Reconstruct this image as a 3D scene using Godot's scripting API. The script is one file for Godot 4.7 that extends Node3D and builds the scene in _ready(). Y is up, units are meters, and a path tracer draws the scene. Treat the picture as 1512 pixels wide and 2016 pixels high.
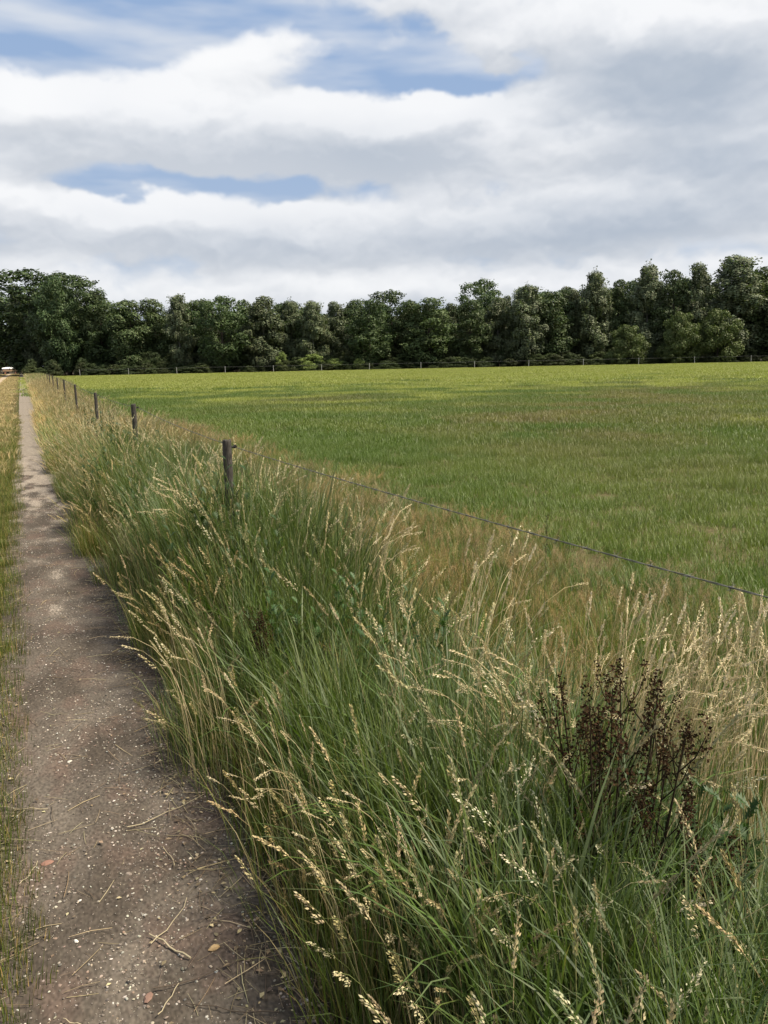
extends Node3D
# A narrow tile path beside a wild grass verge, a pasture behind a post-and-wire fence, a wood along its far side.
# The path runs along -z; the camera stands on it and looks to its right. Metres, y up.

const EYE := Vector3(0, 1.6, 0)
var R := RandomNumberGenerator.new()
var n_a := FastNoiseLite.new()
var n_b := FastNoiseLite.new()
var n_c := FastNoiseLite.new()
var M := {}


# ------------------------------------------------------------------ helpers
class MB:
	var v := PackedVector3Array()
	var n := PackedVector3Array()
	var c := PackedColorArray()
	var uv := PackedVector2Array()
	var ix := PackedInt32Array()
	func vert(p: Vector3, nn: Vector3, col: Color, u := Vector2.ZERO) -> int:
		v.append(p); n.append(nn); c.append(col); uv.append(u)
		return v.size() - 1
	func tri(a: int, b: int, d: int) -> void:
		ix.append(a); ix.append(b); ix.append(d)
	func quad(a: int, b: int, d: int, e: int) -> void:
		tri(a, b, d); tri(a, d, e)
	func flat_tri(a: Vector3, b: Vector3, d: Vector3, col: Color) -> void:
		var nn := (d - a).cross(b - a).normalized()
		var i := vert(a, nn, col)
		vert(b, nn, col); vert(d, nn, col)
		tri(i, i + 1, i + 2)
	func flat_quad(a: Vector3, b: Vector3, d: Vector3, e: Vector3, col: Color) -> void:
		var nn := (d - a).cross(b - a).normalized()
		var i := vert(a, nn, col)
		vert(b, nn, col); vert(d, nn, col); vert(e, nn, col)
		quad(i, i + 1, i + 2, i + 3)
	func box(lo: Vector3, hi: Vector3, col := Color.WHITE) -> void:
		var p := []
		for k in 8:
			p.append(Vector3(hi.x if k & 1 else lo.x, hi.y if k & 2 else lo.y, hi.z if k & 4 else lo.z))
		for f in [[0, 2, 3, 1], [5, 7, 6, 4], [4, 6, 2, 0], [1, 3, 7, 5], [2, 6, 7, 3], [4, 0, 1, 5]]:
			var nn := Vector3.ZERO
			for k in 4: nn += p[f[k]]
			nn -= (lo + hi) * 2.0
			var ax := nn.abs().max_axis_index()
			var o := Vector3.ZERO
			o[ax] = sign(nn[ax])
			var i := vert(p[f[0]], o, col)
			for k in range(1, 4): vert(p[f[k]], o, col)
			quad(i, i + 1, i + 2, i + 3)
	func tube(pts: Array, radii: Array, sides: int, col: Color, cap := true) -> void:
		var first := v.size()
		for k in pts.size():
			var t: Vector3 = (pts[mini(k + 1, pts.size() - 1)] - pts[maxi(k - 1, 0)]).normalized()
			var a := t.cross(Vector3.UP if absf(t.y) < 0.9 else Vector3.RIGHT).normalized()
			var b := t.cross(a)
			for s in sides:
				var w := TAU * s / sides
				var o := a * cos(w) + b * sin(w)
				vert(pts[k] + o * radii[k], o, col, Vector2(float(s) / sides, k))
		for k in pts.size() - 1:
			for s in sides:
				var s2 := (s + 1) % sides
				quad(first + k * sides + s, first + k * sides + s2, first + (k + 1) * sides + s2, first + (k + 1) * sides + s)
		if cap:
			for e in [0, pts.size() - 1]:
				var t: Vector3 = (pts[1] - pts[0]).normalized() * (-1.0 if e == 0 else 1.0)
				var m := vert(pts[e], t, col)
				var f := v.size()
				for s in sides: vert(v[first + e * sides + s], t, col)
				for s in sides: tri(m, f + s, f + (s + 1) % sides)
	func mesh(mat: Material) -> ArrayMesh:
		for k in range(0, ix.size(), 3):      # faces turn the way their normals do
			var p := v[ix[k]]
			var q := (v[ix[k + 2]] - p).cross(v[ix[k + 1]] - p)
			if q.dot(n[ix[k]] + n[ix[k + 1]] + n[ix[k + 2]]) < 0.0:
				var t := ix[k + 1]
				ix[k + 1] = ix[k + 2]
				ix[k + 2] = t
		var a := []
		a.resize(Mesh.ARRAY_MAX)
		a[Mesh.ARRAY_VERTEX] = v; a[Mesh.ARRAY_NORMAL] = n; a[Mesh.ARRAY_COLOR] = c; a[Mesh.ARRAY_TEX_UV] = uv; a[Mesh.ARRAY_INDEX] = ix
		var m := ArrayMesh.new()
		m.add_surface_from_arrays(Mesh.PRIMITIVE_TRIANGLES, a)
		m.surface_set_material(0, mat)
		return m


var used := {}
var joints := []

func numbered(called: String) -> String:
	used[called] = used.get(called, -1) + 1
	return called if used[called] == 0 else "%s_%03d" % [called, used[called]]


func tag(o: Node, label := "", category := "", group := "", kind := "") -> Node:
	if label: o.set_meta("label", label)
	if category: o.set_meta("category", category)
	if group: o.set_meta("group", group)
	if kind: o.set_meta("kind", kind)
	return o


func thing(called: String, at: Vector3, label: String, category: String, group := "") -> Node3D:
	var o := Node3D.new()
	o.name = numbered(called)
	add_child(o)
	o.position = at
	tag(o, label, category, group)
	return o


func part(called: String, mesh: Mesh, parent: Node, at := Transform3D()) -> MeshInstance3D:
	var o := MeshInstance3D.new()
	o.name = called if parent != self else numbered(called)
	o.mesh = mesh
	parent.add_child(o, true)
	o.transform = at
	return o


func scatter(called: String, mesh: Mesh, where: Array, tints: Array, parent: Node) -> MultiMeshInstance3D:
	var mm := MultiMesh.new()
	mm.transform_format = MultiMesh.TRANSFORM_3D
	mm.use_colors = true
	mm.mesh = mesh
	mm.instance_count = where.size()
	for i in where.size():
		mm.set_instance_transform(i, where[i])
		mm.set_instance_color(i, tints[i])
	var o := MultiMeshInstance3D.new()
	o.name = called
	o.multimesh = mm
	parent.add_child(o, true)
	o.set_meta("kind", "stuff")
	return o


func rr(a: float, b: float) -> float:
	return R.randf_range(a, b)


func upright(at: Vector3, turn: float, s: float, sy := 1.0, tilt := 0.0, tilt_dir := 0.0) -> Transform3D:
	var b := Basis(Vector3.UP, turn)
	if tilt != 0.0:
		b = Basis(Vector3(cos(tilt_dir), 0, sin(tilt_dir)), tilt) * b
	return Transform3D(b.scaled_local(Vector3(s, s * sy, s)), at)


func jit(c: Color, amount: float) -> Color:
	var k := 1.0 + rr(-amount, amount)
	return Color(c.r * k * (1.0 + rr(-amount, amount) * 0.35), c.g * k, c.b * k * (1.0 + rr(-amount, amount) * 0.35))


func seen(x: float, z: float, margin := 1.3) -> bool:
	# where the photograph could look, with room for a step aside
	var d := sqrt(x * x + z * z)
	if d < 2.5: return z < 0.3 and x > -0.6
	if z > 0.4: return false
	var a := rad_to_deg(atan2(x, -z))
	var e := rad_to_deg(atan2(margin, d))
	return a > -4.0 - e and a < 53.0 + e


# ------------------------------------------------------------------ materials
func leafy(name_: String, through: Color, rough := 0.55, shine := 0.35) -> StandardMaterial3D:
	var m := StandardMaterial3D.new()
	m.resource_name = name_
	m.vertex_color_use_as_albedo = true
	m.roughness = rough
	m.metallic_specular = shine
	m.cull_mode = BaseMaterial3D.CULL_DISABLED
	m.backlight_enabled = true
	m.backlight = through
	return m


func matte(name_: String, rough := 0.9) -> StandardMaterial3D:
	var m := StandardMaterial3D.new()
	m.resource_name = name_
	m.vertex_color_use_as_albedo = true
	m.roughness = rough
	m.metallic_specular = 0.3
	return m


func noise_tex(freq: float, seed_: int, ramp: Array, size := 512, normal := false, octaves := 5) -> NoiseTexture2D:
	var n := FastNoiseLite.new()
	n.seed = seed_
	n.frequency = freq
	n.fractal_octaves = octaves
	var t := NoiseTexture2D.new()
	t.width = size; t.height = size
	t.seamless = true
	t.noise = n
	if normal:
		t.as_normal_map = true
		t.bump_strength = 6.0
	if ramp:
		var g := Gradient.new()
		var off := PackedFloat32Array()
		var cs := PackedColorArray()
		for k in ramp.size():
			off.append(ramp[k][0])
			cs.append((ramp[k][1] as Color).linear_to_srgb())
		g.offsets = off; g.colors = cs
		t.color_ramp = g
	return t


func earth(name_: String, seed_: int, scale: float, ramp: Array, detail: Array, relief := 1.2) -> StandardMaterial3D:
	# soil with a coarse pattern of patches under a fine grain
	var m := StandardMaterial3D.new()
	m.resource_name = name_
	m.albedo_texture = noise_tex(0.02, seed_, ramp, 1024)
	m.uv1_triplanar = true
	m.uv1_world_triplanar = true
	m.uv1_scale = Vector3.ONE * scale
	m.roughness = 0.95
	m.metallic_specular = 0.25
	m.heightmap_enabled = true
	m.heightmap_texture = noise_tex(0.05, seed_ + 9, [], 512)
	m.heightmap_scale = relief
	m.detail_enabled = true
	m.detail_blend_mode = BaseMaterial3D.BLEND_MODE_MUL
	m.detail_albedo = noise_tex(0.09, seed_ + 5, detail, 512)
	m.detail_uv_layer = BaseMaterial3D.DETAIL_UV_2
	m.uv2_triplanar = true
	m.uv2_world_triplanar = true
	m.uv2_scale = Vector3.ONE * scale * 7.3
	return m


func make_materials() -> void:
	M.grass = leafy("grass", Color(0.80, 0.86, 0.55), 0.5, 0.42)
	M.straw = leafy("straw", Color(0.62, 0.60, 0.5), 0.6, 0.35)
	M.leaf = leafy("leaf", Color(0.58, 0.64, 0.4), 0.55, 0.32)
	M.dead = matte("dead_stem", 0.95)
	M.dead.metallic_specular = 0.12
	M.stone = matte("stone", 0.8)
	M.bark = matte("bark", 0.95)
	M.plain = matte("plain", 0.7)
	var wood := StandardMaterial3D.new()
	wood.resource_name = "weathered_wood"
	wood.albedo_texture = noise_tex(0.03, 41, [[0.0, Color(0.014, 0.011, 0.009)], [0.45, Color(0.032, 0.027, 0.022)], [0.62, Color(0.055, 0.049, 0.041)], [1.0, Color(0.10, 0.092, 0.08)]], 512)
	wood.uv1_triplanar = true
	wood.uv1_scale = Vector3(9, 0.9, 9)
	wood.roughness = 0.9
	wood.heightmap_enabled = true
	wood.heightmap_texture = noise_tex(0.04, 43, [], 512)
	wood.heightmap_scale = 0.4
	M.wood = wood
	var wire := StandardMaterial3D.new()
	wire.resource_name = "old_wire"
	wire.albedo_color = Color(0.10, 0.10, 0.085).linear_to_srgb()
	wire.metallic = 0.3
	wire.roughness = 0.6
	M.wire = wire
	M.soil = earth("soil", 11, 0.35, [[0.0, Color(0.030, 0.024, 0.017)], [0.5, Color(0.060, 0.048, 0.033)], [1.0, Color(0.105, 0.088, 0.060)]], [[0.0, Color(0.55, 0.55, 0.55)], [1.0, Color(1.0, 0.98, 0.92)]])
	M.field = earth("field_soil", 21, 0.06, [[0.0, Color(0.055, 0.075, 0.024)], [0.45, Color(0.090, 0.098, 0.036)], [0.62, Color(0.120, 0.100, 0.052)], [1.0, Color(0.10, 0.125, 0.036)]], [[0.0, Color(0.5, 0.5, 0.45)], [1.0, Color(1.0, 1.0, 0.95)]])
	M.moss = earth("moss", 31, 0.5, [[0.0, Color(0.034, 0.032, 0.012)], [0.5, Color(0.080, 0.075, 0.022)], [1.0, Color(0.13, 0.12, 0.04)]], [[0.0, Color(0.5, 0.5, 0.45)], [1.0, Color(1.0, 1.0, 0.95)]])
	M.sand = earth("sand", 51, 0.3, [[0.0, Color(0.27, 0.21, 0.145)], [0.5, Color(0.36, 0.29, 0.21)], [1.0, Color(0.43, 0.36, 0.27)]], [[0.0, Color(0.75, 0.73, 0.7)], [1.0, Color(1, 1, 1)]])
	M.concrete = earth("concrete", 61, 0.45, [[0.0, Color(0.155, 0.130, 0.105)], [0.45, Color(0.225, 0.195, 0.160)], [1.0, Color(0.31, 0.275, 0.23)]], [[0.0, Color(0.62, 0.6, 0.58)], [1.0, Color(1, 1, 1)]], 0.6)


# ------------------------------------------------------------------ sky
# azimuth from -z towards +x, elevation, half widths (degrees), how much cloud there is, how grey it is
const CLOUDS := [
	[4.6, 19.9, 8.9, 2.6, -0.75, 0.0], [13.6, 21.2, 5.1, 1.16, -0.25, 0.0], [2.1, 15.7, 3.8, 2.17, 0.5, -0.5], [14.4, 18.6, 4.6, 1.7, 0.5, -0.4],
	[9.4, 15.2, 6.0, 2.28, 0.5, 0.05], [19.9, 14.9, 8.8, 2.22, 0.55, 0.1], [27.3, 14.9, 5.8, 1.77, 0.5, 0.1], [26.0, 17.5, 8.1, 1.2, -0.62, 0.0],
	[26.1, 20.4, 3.7, 1.07, -0.25, 0.0], [9.1, 11.6, 5.6, 0.8, -0.62, 0.0], [17.7, 11.1, 3.2, 0.6, -0.45, 0.0], [2.8, 10.4, 6.3, 1.78, 0.4, 0.05],
	[35.3, 19.8, 6.4, 2.12, 0.35, -0.4], [45.1, 19.2, 5.8, 2.03, 0.35, -0.25], [42.4, 16.3, 6.4, 2.7, 0.5, 1.25], [46.9, 12.0, 4.7, 1.57, 0.4, 0.75],
	[37.7, 13.4, 5.5, 1.77, 0.3, -0.2], [29.4, 8.5, 14.4, 1.78, 0.4, 0.6], [12.1, 8.7, 10.6, 1.59, 0.35, 0.2], [42.5, 9.5, 7.8, 1.52, 0.35, 0.4], [24.3, 4.8, 31.0, 1.35, 0.3, -0.25]]
var s_big := FastNoiseLite.new()
var s_veil := FastNoiseLite.new()
var s_grey := FastNoiseLite.new()


func blobs(az: float, el: float) -> Vector2:
	var d := 0.0
	var g := 0.0
	for b in CLOUDS:
		var x: float = (az - b[0]) / b[2]
		var y: float = (el - b[1]) / b[3]
		var q := x * x + y * y
		if q < 5.0:
			var w := exp(-q * 0.9)
			d += w * b[4]
			g += w * (b[5] - maxf(b[4], 0.0) * y * 0.55)
	return Vector2(d, g)


func sky_at(az: float, el: float) -> Color:
	var a := deg_to_rad(az)
	var e := deg_to_rad(el)
	var dir := Vector3(sin(a) * cos(e), sin(e), -cos(a) * cos(e))
	var p := Vector3(dir.x, dir.y * 2.0, dir.z)
	var w := p * 9.0
	var warp := s_veil.get_noise_3d(w.x, w.y, w.z)
	var b := blobs(az + warp * 2.2, el + warp * 0.8)
	w = p * 8.0 + Vector3(warp, warp, -warp) * 0.25
	var n1 := s_big.get_noise_3d(w.x, w.y, w.z)
	var n2 := s_big.get_noise_3d(w.x + 0.03, w.y + 0.14, w.z)
	w = p * 2.2
	var wide := s_grey.get_noise_3d(w.x + 9.0, w.y, w.z)
	var known := exp(-pow((az - 24.0) / 34.0, 4.0) - pow((el - 10.0) / 15.0, 4.0))   # where single clouds are listed
	var base := 0.41 + (0.10 + wide * 0.45) * (1.0 - known)
	var d := base + n1 * 0.36 + b.x * 1.15
	var up := base + n2 * 0.36 + blobs(az + warp * 2.2, el + warp * 0.8 + 1.1).x * 1.15
	# clear air, thin high veil
	var blue := Color(0.235, 0.375, 0.63).lerp(Color(0.47, 0.57, 0.70), clampf(pow(1.0 - sin(e), 5.0) * 1.3, 0.0, 1.0))
	w = Vector3(p.x * 3.0, p.y * 9.0, p.z * 3.0)
	var veil := s_veil.get_noise_3d(w.x, w.y, w.z)
	blue = blue.lerp(Color(0.72, 0.755, 0.81), clampf(0.32 + veil * 0.95, 0.06, 0.8))
	# heaped cloud: bright where it thins upwards, grey where it is deep
	var cover := smoothstep(0.30, 0.60, d)
	var lit := clampf(0.50 + (d - up) * 1.9, 0.0, 1.0)
	w = p * 3.0
	var grey := clampf(b.y + s_grey.get_noise_3d(w.x, w.y, w.z) * 0.35 + 0.10, -0.4, 1.0)
	var white := Color(0.60, 0.635, 0.69).lerp(Color(0.90, 0.91, 0.93), lit)
	white = white.lerp(Color(0.40, 0.465, 0.56), clampf(grey, 0.0, 1.0) * (0.95 - 0.35 * lit))
	white = white.lerp(Color(0.95, 0.955, 0.96), clampf(-grey, 0.0, 0.4) * 1.7)
	var c := blue.lerp(white, cover * 0.97)
	return c.lerp(Color(0.70, 0.74, 0.79), smoothstep(6.0, 0.0, el) * 0.5)


func make_sky() -> PanoramaSkyMaterial:
	s_big.seed = 7; s_big.frequency = 1.0; s_big.fractal_octaves = 6; s_big.fractal_gain = 0.48
	s_veil.seed = 12; s_veil.frequency = 1.0; s_veil.fractal_octaves = 5; s_veil.fractal_gain = 0.55
	s_grey.seed = 23; s_grey.frequency = 1.0; s_grey.fractal_octaves = 3
	var w := 4096
	var small := Image.create(w / 4, w / 8, false, Image.FORMAT_RGBF)
	small.fill(Color(0.34, 0.38, 0.36))
	for y in w / 16 + 1:
		for x in w / 4:
			small.set_pixel(x, y, sky_at(wrapf((x + 0.5) * 1440.0 / w, -180.0, 180.0), maxf(0.0, 90.0 - (y + 0.5) * 1440.0 / w)))
	small.resize(w, w / 2, Image.INTERPOLATE_CUBIC)
	var k := 360.0 / w
	for y in range(int(60.0 / k), int(91.0 / k)):   # the part where edges show is computed finely
		for x in range(int(-20.0 / k), int(66.0 / k)):
			small.set_pixel(posmod(x, w), y, sky_at((x + 0.5) * k, maxf(0.0, 90.0 - (y + 0.5) * k)))
	var m := PanoramaSkyMaterial.new()
	m.panorama = ImageTexture.create_from_image(small)
	return m


# ------------------------------------------------------------------ grass
func blade(m: MB, base: Vector3, yaw: float, h: float, lean: float, bend: float, w: float, segs: int, col: Color) -> void:
	var d := Vector3(cos(yaw), 0, sin(yaw))
	var side := Vector3(-d.z, 0, d.x)
	var tw := rr(-0.6, 0.6)
	side = (side * cos(tw) + d * sin(tw)).normalized()
	var p := base
	var step := h / segs
	var last := -1
	for k in segs + 1:
		var t := float(k) / segs
		var a := lean + bend * t * t
		var tan := d * sin(a) + Vector3.UP * cos(a)
		var nn := side.cross(tan).normalized()
		if k == segs:
			var i := m.vert(p, nn, col)
			m.tri(last, last + 1, i)
			break
		var hw := side * (w * 0.5 * (0.75 + 0.25 * sin(t * PI)) * (1.0 - t * t * 0.75))
		var j := m.vert(p - hw, nn, col)
		m.vert(p + hw, nn, col)
		if last >= 0: m.quad(last, last + 1, j + 1, j)
		last = j
		p += tan * step


func spikelet(m: MB, p: Vector3, dir: Vector3, l: float, w: float, col: Color) -> void:
	var s := dir.cross(Vector3(rr(-1, 1), rr(-1, 1), rr(-1, 1))).normalized() * w * 0.5
	m.flat_quad(p, p + dir * l * 0.45 + s, p + dir * l, p + dir * l * 0.45 - s, col)


func stalk(m: MB, head: MB, base: Vector3, yaw: float, h: float, lean: float, bend: float, stem: Color, ear: Color, kind: int, len_: float, wide := 0.0017) -> void:
	# one flowering stem with its ear; kind 0 dense spike, 1 open panicle, 2 fine haze, 3 one-sided clusters
	var d := Vector3(cos(yaw), 0, sin(yaw))
	var n := 9
	var p := base
	var pts := []
	var tans := []
	for k in n + 1:
		var t := float(k) / n
		var a := lean + bend * t * t * t
		var tan := d * sin(a) + Vector3.UP * cos(a)
		pts.append(p); tans.append(tan)
		p += tan * h / n
	var rad := []
	for k in n + 1: rad.append(wide * (1.0 - 0.6 * k / n))
	m.tube(pts, rad, 3, stem, false)
	var from := 1.0 - len_ / h
	var count: int = [64, 60, 70, 46][kind]
	for k in count:
		var u := from + (1.0 - from) * (k + 0.5) / count
		var q := u * n
		var i := mini(int(q), n - 1)
		var at: Vector3 = pts[i].lerp(pts[i + 1], q - i)
		var tan: Vector3 = tans[i].lerp(tans[i + 1], q - i).normalized()
		var off := Vector3(rr(-1, 1), rr(-1, 1), rr(-1, 1))
		off = (off - tan * off.dot(tan)).normalized()
		var f := (u - from) / (1.0 - from)
		if kind == 0:
			var r := 0.0042 * pow(sin(PI * clampf(f * 0.85 + 0.1, 0, 1)), 0.6)
			spikelet(head, at + off * r * rr(0.1, 1.0), (tan * 1.6 + off * rr(0.2, 0.9)).normalized(), rr(0.007, 0.012), rr(0.003, 0.0048), jit(ear, 0.18))
		elif kind == 1:
			var r := 0.020 * (1.0 - f * 0.8) * rr(0.15, 1.0)
			var q2 := at + (off + tan * 0.9).normalized() * r
			if k % 3 == 0: head.flat_tri(at, at + tan * 0.0008, q2, ear)
			spikelet(head, q2, (tan * 1.3 + off * rr(0.1, 1.0)).normalized(), rr(0.005, 0.009), rr(0.0028, 0.0042), jit(ear, 0.18))
		elif kind == 2:
			var r := 0.045 * (1.0 - f * 0.7) * rr(0.2, 1.0)
			var q2 := at + (off + tan * 0.8).normalized() * r
			head.flat_tri(at, at + tan * 0.001, q2, ear)
			spikelet(head, q2, (tan + off).normalized(), 0.004, 0.0022, jit(ear, 0.2))
		else:
			var cl := int(f * 6.0) / 6.0
			var c0: Vector3 = at + d * 0.012 * (1.0 - cl) + off * rr(0.0, 0.006)
			spikelet(head, c0, (tan * 1.4 + d * 0.8 + off * 0.5).normalized(), rr(0.007, 0.011), rr(0.003, 0.005), jit(ear, 0.18))


const GREEN := [Color(0.092, 0.146, 0.032), Color(0.118, 0.170, 0.040), Color(0.078, 0.116, 0.034), Color(0.150, 0.188, 0.052), Color(0.100, 0.130, 0.056)]
const STRAW := [Color(0.30, 0.245, 0.125), Color(0.36, 0.30, 0.165), Color(0.25, 0.215, 0.105), Color(0.22, 0.215, 0.085)]
const EAR := [Color(0.42, 0.36, 0.22), Color(0.36, 0.31, 0.185), Color(0.48, 0.42, 0.28), Color(0.33, 0.30, 0.16)]


func tuft(count: int, radius: float, h0: float, h1: float, w0: float, w1: float, dry: float, bend: float, segs := 4) -> MB:
	var m := MB.new()
	for k in count:
		var a := rr(0, TAU)
		var r := radius * sqrt(R.randf())
		var col: Color = STRAW[R.randi() % 4] if R.randf() < dry else GREEN[R.randi() % 5]
		blade(m, Vector3(cos(a) * r, -0.01, sin(a) * r), a + rr(-1.2, 1.2), rr(h0, h1), rr(0.02, 0.30), rr(0.1, bend), rr(w0, w1), segs, jit(col, 0.22))
	return m


func stems(count: int, radius: float, h0: float, h1: float, kinds: Array, green_stem: float, ear_tint: Color, len0: float, len1: float, wide := 0.0017) -> MB:
	var m := MB.new()
	for k in count:
		var a := rr(0, TAU)
		var r := radius * sqrt(R.randf())
		var st: Color = GREEN[3].lerp(STRAW[3], rr(0.2, 0.8)) if R.randf() < green_stem else STRAW[R.randi() % 4]
		stalk(m, m, Vector3(cos(a) * r, -0.01, sin(a) * r), a + rr(-1.5, 1.5), rr(h0, h1), rr(0.0, 0.22), rr(0.1, 1.1), jit(st, 0.15), jit(EAR[R.randi() % 4] * ear_tint, 0.12), kinds[R.randi() % kinds.size()], rr(len0, len1), wide)
	return m


func patch(side: float, count: int, h0: float, h1: float, w: float, dry: float, segs := 2) -> MB:
	# a square of short pasture grass; its own colours are shares of the copy's colour
	var m := MB.new()
	for k in count:
		var col := Color(1, 1, 1) * rr(0.72, 1.3)
		if R.randf() < dry: col = Color(1.9, 1.35, 1.7) * rr(0.7, 1.25)
		col.a = 1.0
		blade(m, Vector3(rr(-0.5, 0.5) * side, -0.005, rr(-0.5, 0.5) * side), rr(0, TAU), rr(h0, h1), rr(0.0, 0.75), rr(0.1, 1.5), w * rr(0.5, 1.5), segs, col)
	return m


func field_color(x: float, z: float) -> Color:
	var a := n_a.get_noise_2d(x * 0.6, z * 0.6)
	var b := n_b.get_noise_2d(x, z)
	var g := Color(0.100, 0.152, 0.034)
	g = g.lerp(Color(0.142, 0.180, 0.048), clampf(0.5 + b * 1.3, 0, 1))
	# a worn brownish swathe across the middle; sunlight on the strip along the wood is painted in, with a ragged edge
	var s := exp(-pow((z * 0.75 + x * 0.66 + 3.5 + a * 5.0) / 4.0, 2.0)) * smoothstep(5.0, 11.0, x) * clampf(0.65 + b * 1.4, 0, 1)
	g = g.lerp(Color(0.185, 0.145, 0.078), clampf(s * 0.75 + maxf(0.0, a * 1.2 - 0.28), 0, 0.85))
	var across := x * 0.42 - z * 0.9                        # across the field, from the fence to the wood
	var sunlit := smoothstep(-0.10, 0.16, b * 0.45 + a * 0.25 + (across - 44.0) / 70.0)
	g = g.lerp(Color(0.285, 0.310, 0.080), sunlit * 0.95)
	return jit(g, 0.1)


func verge_h(x: float, z: float) -> float:
	# taller towards the fence further up, where nettles and cocksfoot stand
	var tall := smoothstep(-2.6, -4.6, z) * smoothstep(0.50, 0.75, x) * smoothstep(1.9, 1.3, x)
	return clampf(0.82 + 0.42 * tall + n_b.get_noise_2d(x * 2.5 + 40.0, z * 1.2) * 0.6, 0.45, 1.5)


func make_grass() -> void:
	# ---- pasture
	var past := Node3D.new()
	past.name = "pasture_grass"
	add_child(past)
	tag(past, "short green pasture grass covering the field behind the fence", "grass", "", "stuff")
	var near := []
	for k in 3: near.append(patch(0.5, 360, 0.03, [0.11, 0.13, 0.17][k], 0.0042, [0.2, 0.36, 0.12][k]).mesh(M.grass))
	var mid := patch(1.1, 460, 0.04, 0.15, 0.011, 0.16).mesh(M.grass)
	var long := patch(2.6, 460, 0.06, 0.18, 0.030, 0.08).mesh(M.grass)
	var put := [[], [], [], [], []]
	var tint := [[], [], [], [], []]
	var z := 0.3
	while z > -16.0:
		var x := 1.5
		while x < 26.0:
			var px := x + rr(-0.2, 0.2)
			var pz := z + rr(-0.2, 0.2)
			if seen(px, pz) and px * px + pz * pz < 17.0 * 17.0:
				var b := n_b.get_noise_2d(px * 2.0, pz * 2.0) + rr(-0.25, 0.25)
				var k := 1 if b < -0.15 else (2 if b > 0.18 else 0)
				put[k].append(upright(Vector3(px, 0, pz), rr(0, TAU), 1.0, rr(0.75, 1.3)))
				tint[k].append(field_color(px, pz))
			x += 0.33
		z -= 0.33
	z = -4.0
	while z > -52.0:
		var x := 1.4
		while x < 66.0:
			var px := x + rr(-0.35, 0.35)
			var pz := z + rr(-0.35, 0.35)
			var d := sqrt(px * px + pz * pz)
			if d > 15.0 and d < 50.0 and seen(px, pz, 2.0):
				put[3].append(upright(Vector3(px, 0, pz), rr(0, TAU), 1.0, rr(0.75, 1.25)))
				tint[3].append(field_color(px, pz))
			x += 0.7
		z -= 0.7
	z = -20.0
	while z > -142.0:
		var x := 1.6
		while x < 150.0:
			var px := x + rr(-0.8, 0.8)
			var pz := z + rr(-0.8, 0.8)
			var d := sqrt(px * px + pz * pz)
			if d > 47.0 and seen(px, pz, 4.0) and edge_side(px, pz) > 0.5:
				put[4].append(upright(Vector3(px, 0, pz), rr(0, TAU), 1.0, rr(0.8, 1.25)))
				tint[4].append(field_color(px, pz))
			x += 1.55
		z -= 1.55
	for k in 5:
		scatter("grass_patch", [near[0], near[1], near[2], mid, long][k], put[k], tint[k], past)

	# ---- tall grass of the verge, from the path to just past the fence
	var verge := Node3D.new()
	verge.name = "verge_grass"
	add_child(verge)
	tag(verge, "tall wild grass with straw seed heads between the path and the fence", "grass", "", "stuff")
	var kinds := [
		tuft(34, 0.09, 0.30, 0.72, 0.0035, 0.0065, 0.08, 1.5, 5).mesh(M.grass),     # 0 lush
		tuft(34, 0.10, 0.25, 0.62, 0.0025, 0.0050, 0.45, 1.3, 4).mesh(M.grass),     # 1 half dry
		tuft(44, 0.11, 0.10, 0.34, 0.0025, 0.0045, 0.25, 1.1, 3).mesh(M.grass),     # 2 low
		stems(4, 0.09, 0.55, 0.86, [0, 0, 1], 0.5, Color(1, 1, 1), 0.07, 0.12).mesh(M.straw),       # 3 pale spikes
		stems(13, 0.12, 0.36, 0.62, [2], 0.2, Color(0.86, 0.68, 0.58), 0.12, 0.2, 0.0011).mesh(M.straw),  # 4 reddish bent grass
		stems(6, 0.09, 0.40, 0.72, [1, 0, 3], 0.15, Color(0.95, 0.9, 0.8), 0.07, 0.12).mesh(M.straw),  # 5 straw stems
		tuft(24, 0.10, 0.35, 0.78, 0.007, 0.012, 0.05, 2.2, 6).mesh(M.grass),       # 6 broad blades
		tuft(40, 0.28, 0.35, 0.72, 0.010, 0.020, 0.22, 1.1, 3).mesh(M.grass),       # 7 distant green
		tuft(46, 0.30, 0.30, 0.66, 0.008, 0.016, 0.85, 1.0, 3).mesh(M.straw),       # 8 distant straw
		tuft(60, 0.10, 0.025, 0.085, 0.0018, 0.003, 0.22, 1.2, 2).mesh(M.grass),      # 9 short turf
	]
	put = []; tint = []
	for k in kinds.size():
		put.append([]); tint.append([])
	var add := func(k: int, x: float, zz: float, s: float, sy: float, c: Color) -> void:
		put[k].append(upright(Vector3(x, 0, zz), rr(0, TAU), s, sy, rr(-0.16, 0.16), rr(0, TAU)))
		tint[k].append(c)
	var tone := func(x: float, zz: float) -> Color:
		var t := n_b.get_noise_2d(x * 3.0, zz * 2.0)
		return jit(Color(1.0 + t * 0.25, 1.0 + t * 0.12, 1.0 - t * 0.1), 0.15)
	for i in 5200:                                      # near: the bank beside the path
		var zz := -pow(R.randf(), 1.25) * 15.0 + 0.25
		var edge := 0.43 + 0.11 * smoothstep(-4.5, -2.2, zz) + n_b.get_noise_2d(3.0, zz * 4.0) * 0.22
		var x := edge + rr(0.0, 1.0) * (1.65 - edge)
		if not seen(x, zz): continue
		var into := clampf((x - edge) / 0.35, 0.0, 1.0)
		var hh := verge_h(x, zz) * (0.55 + 0.45 * into)
		if into < 0.5 and zz > -7.0 and R.randf() > 0.35 + into: continue
		var lush: float = n_a.get_noise_2d(x * 4.0, zz * 3.0) + (0.25 if x > 0.75 else -0.25)
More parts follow.
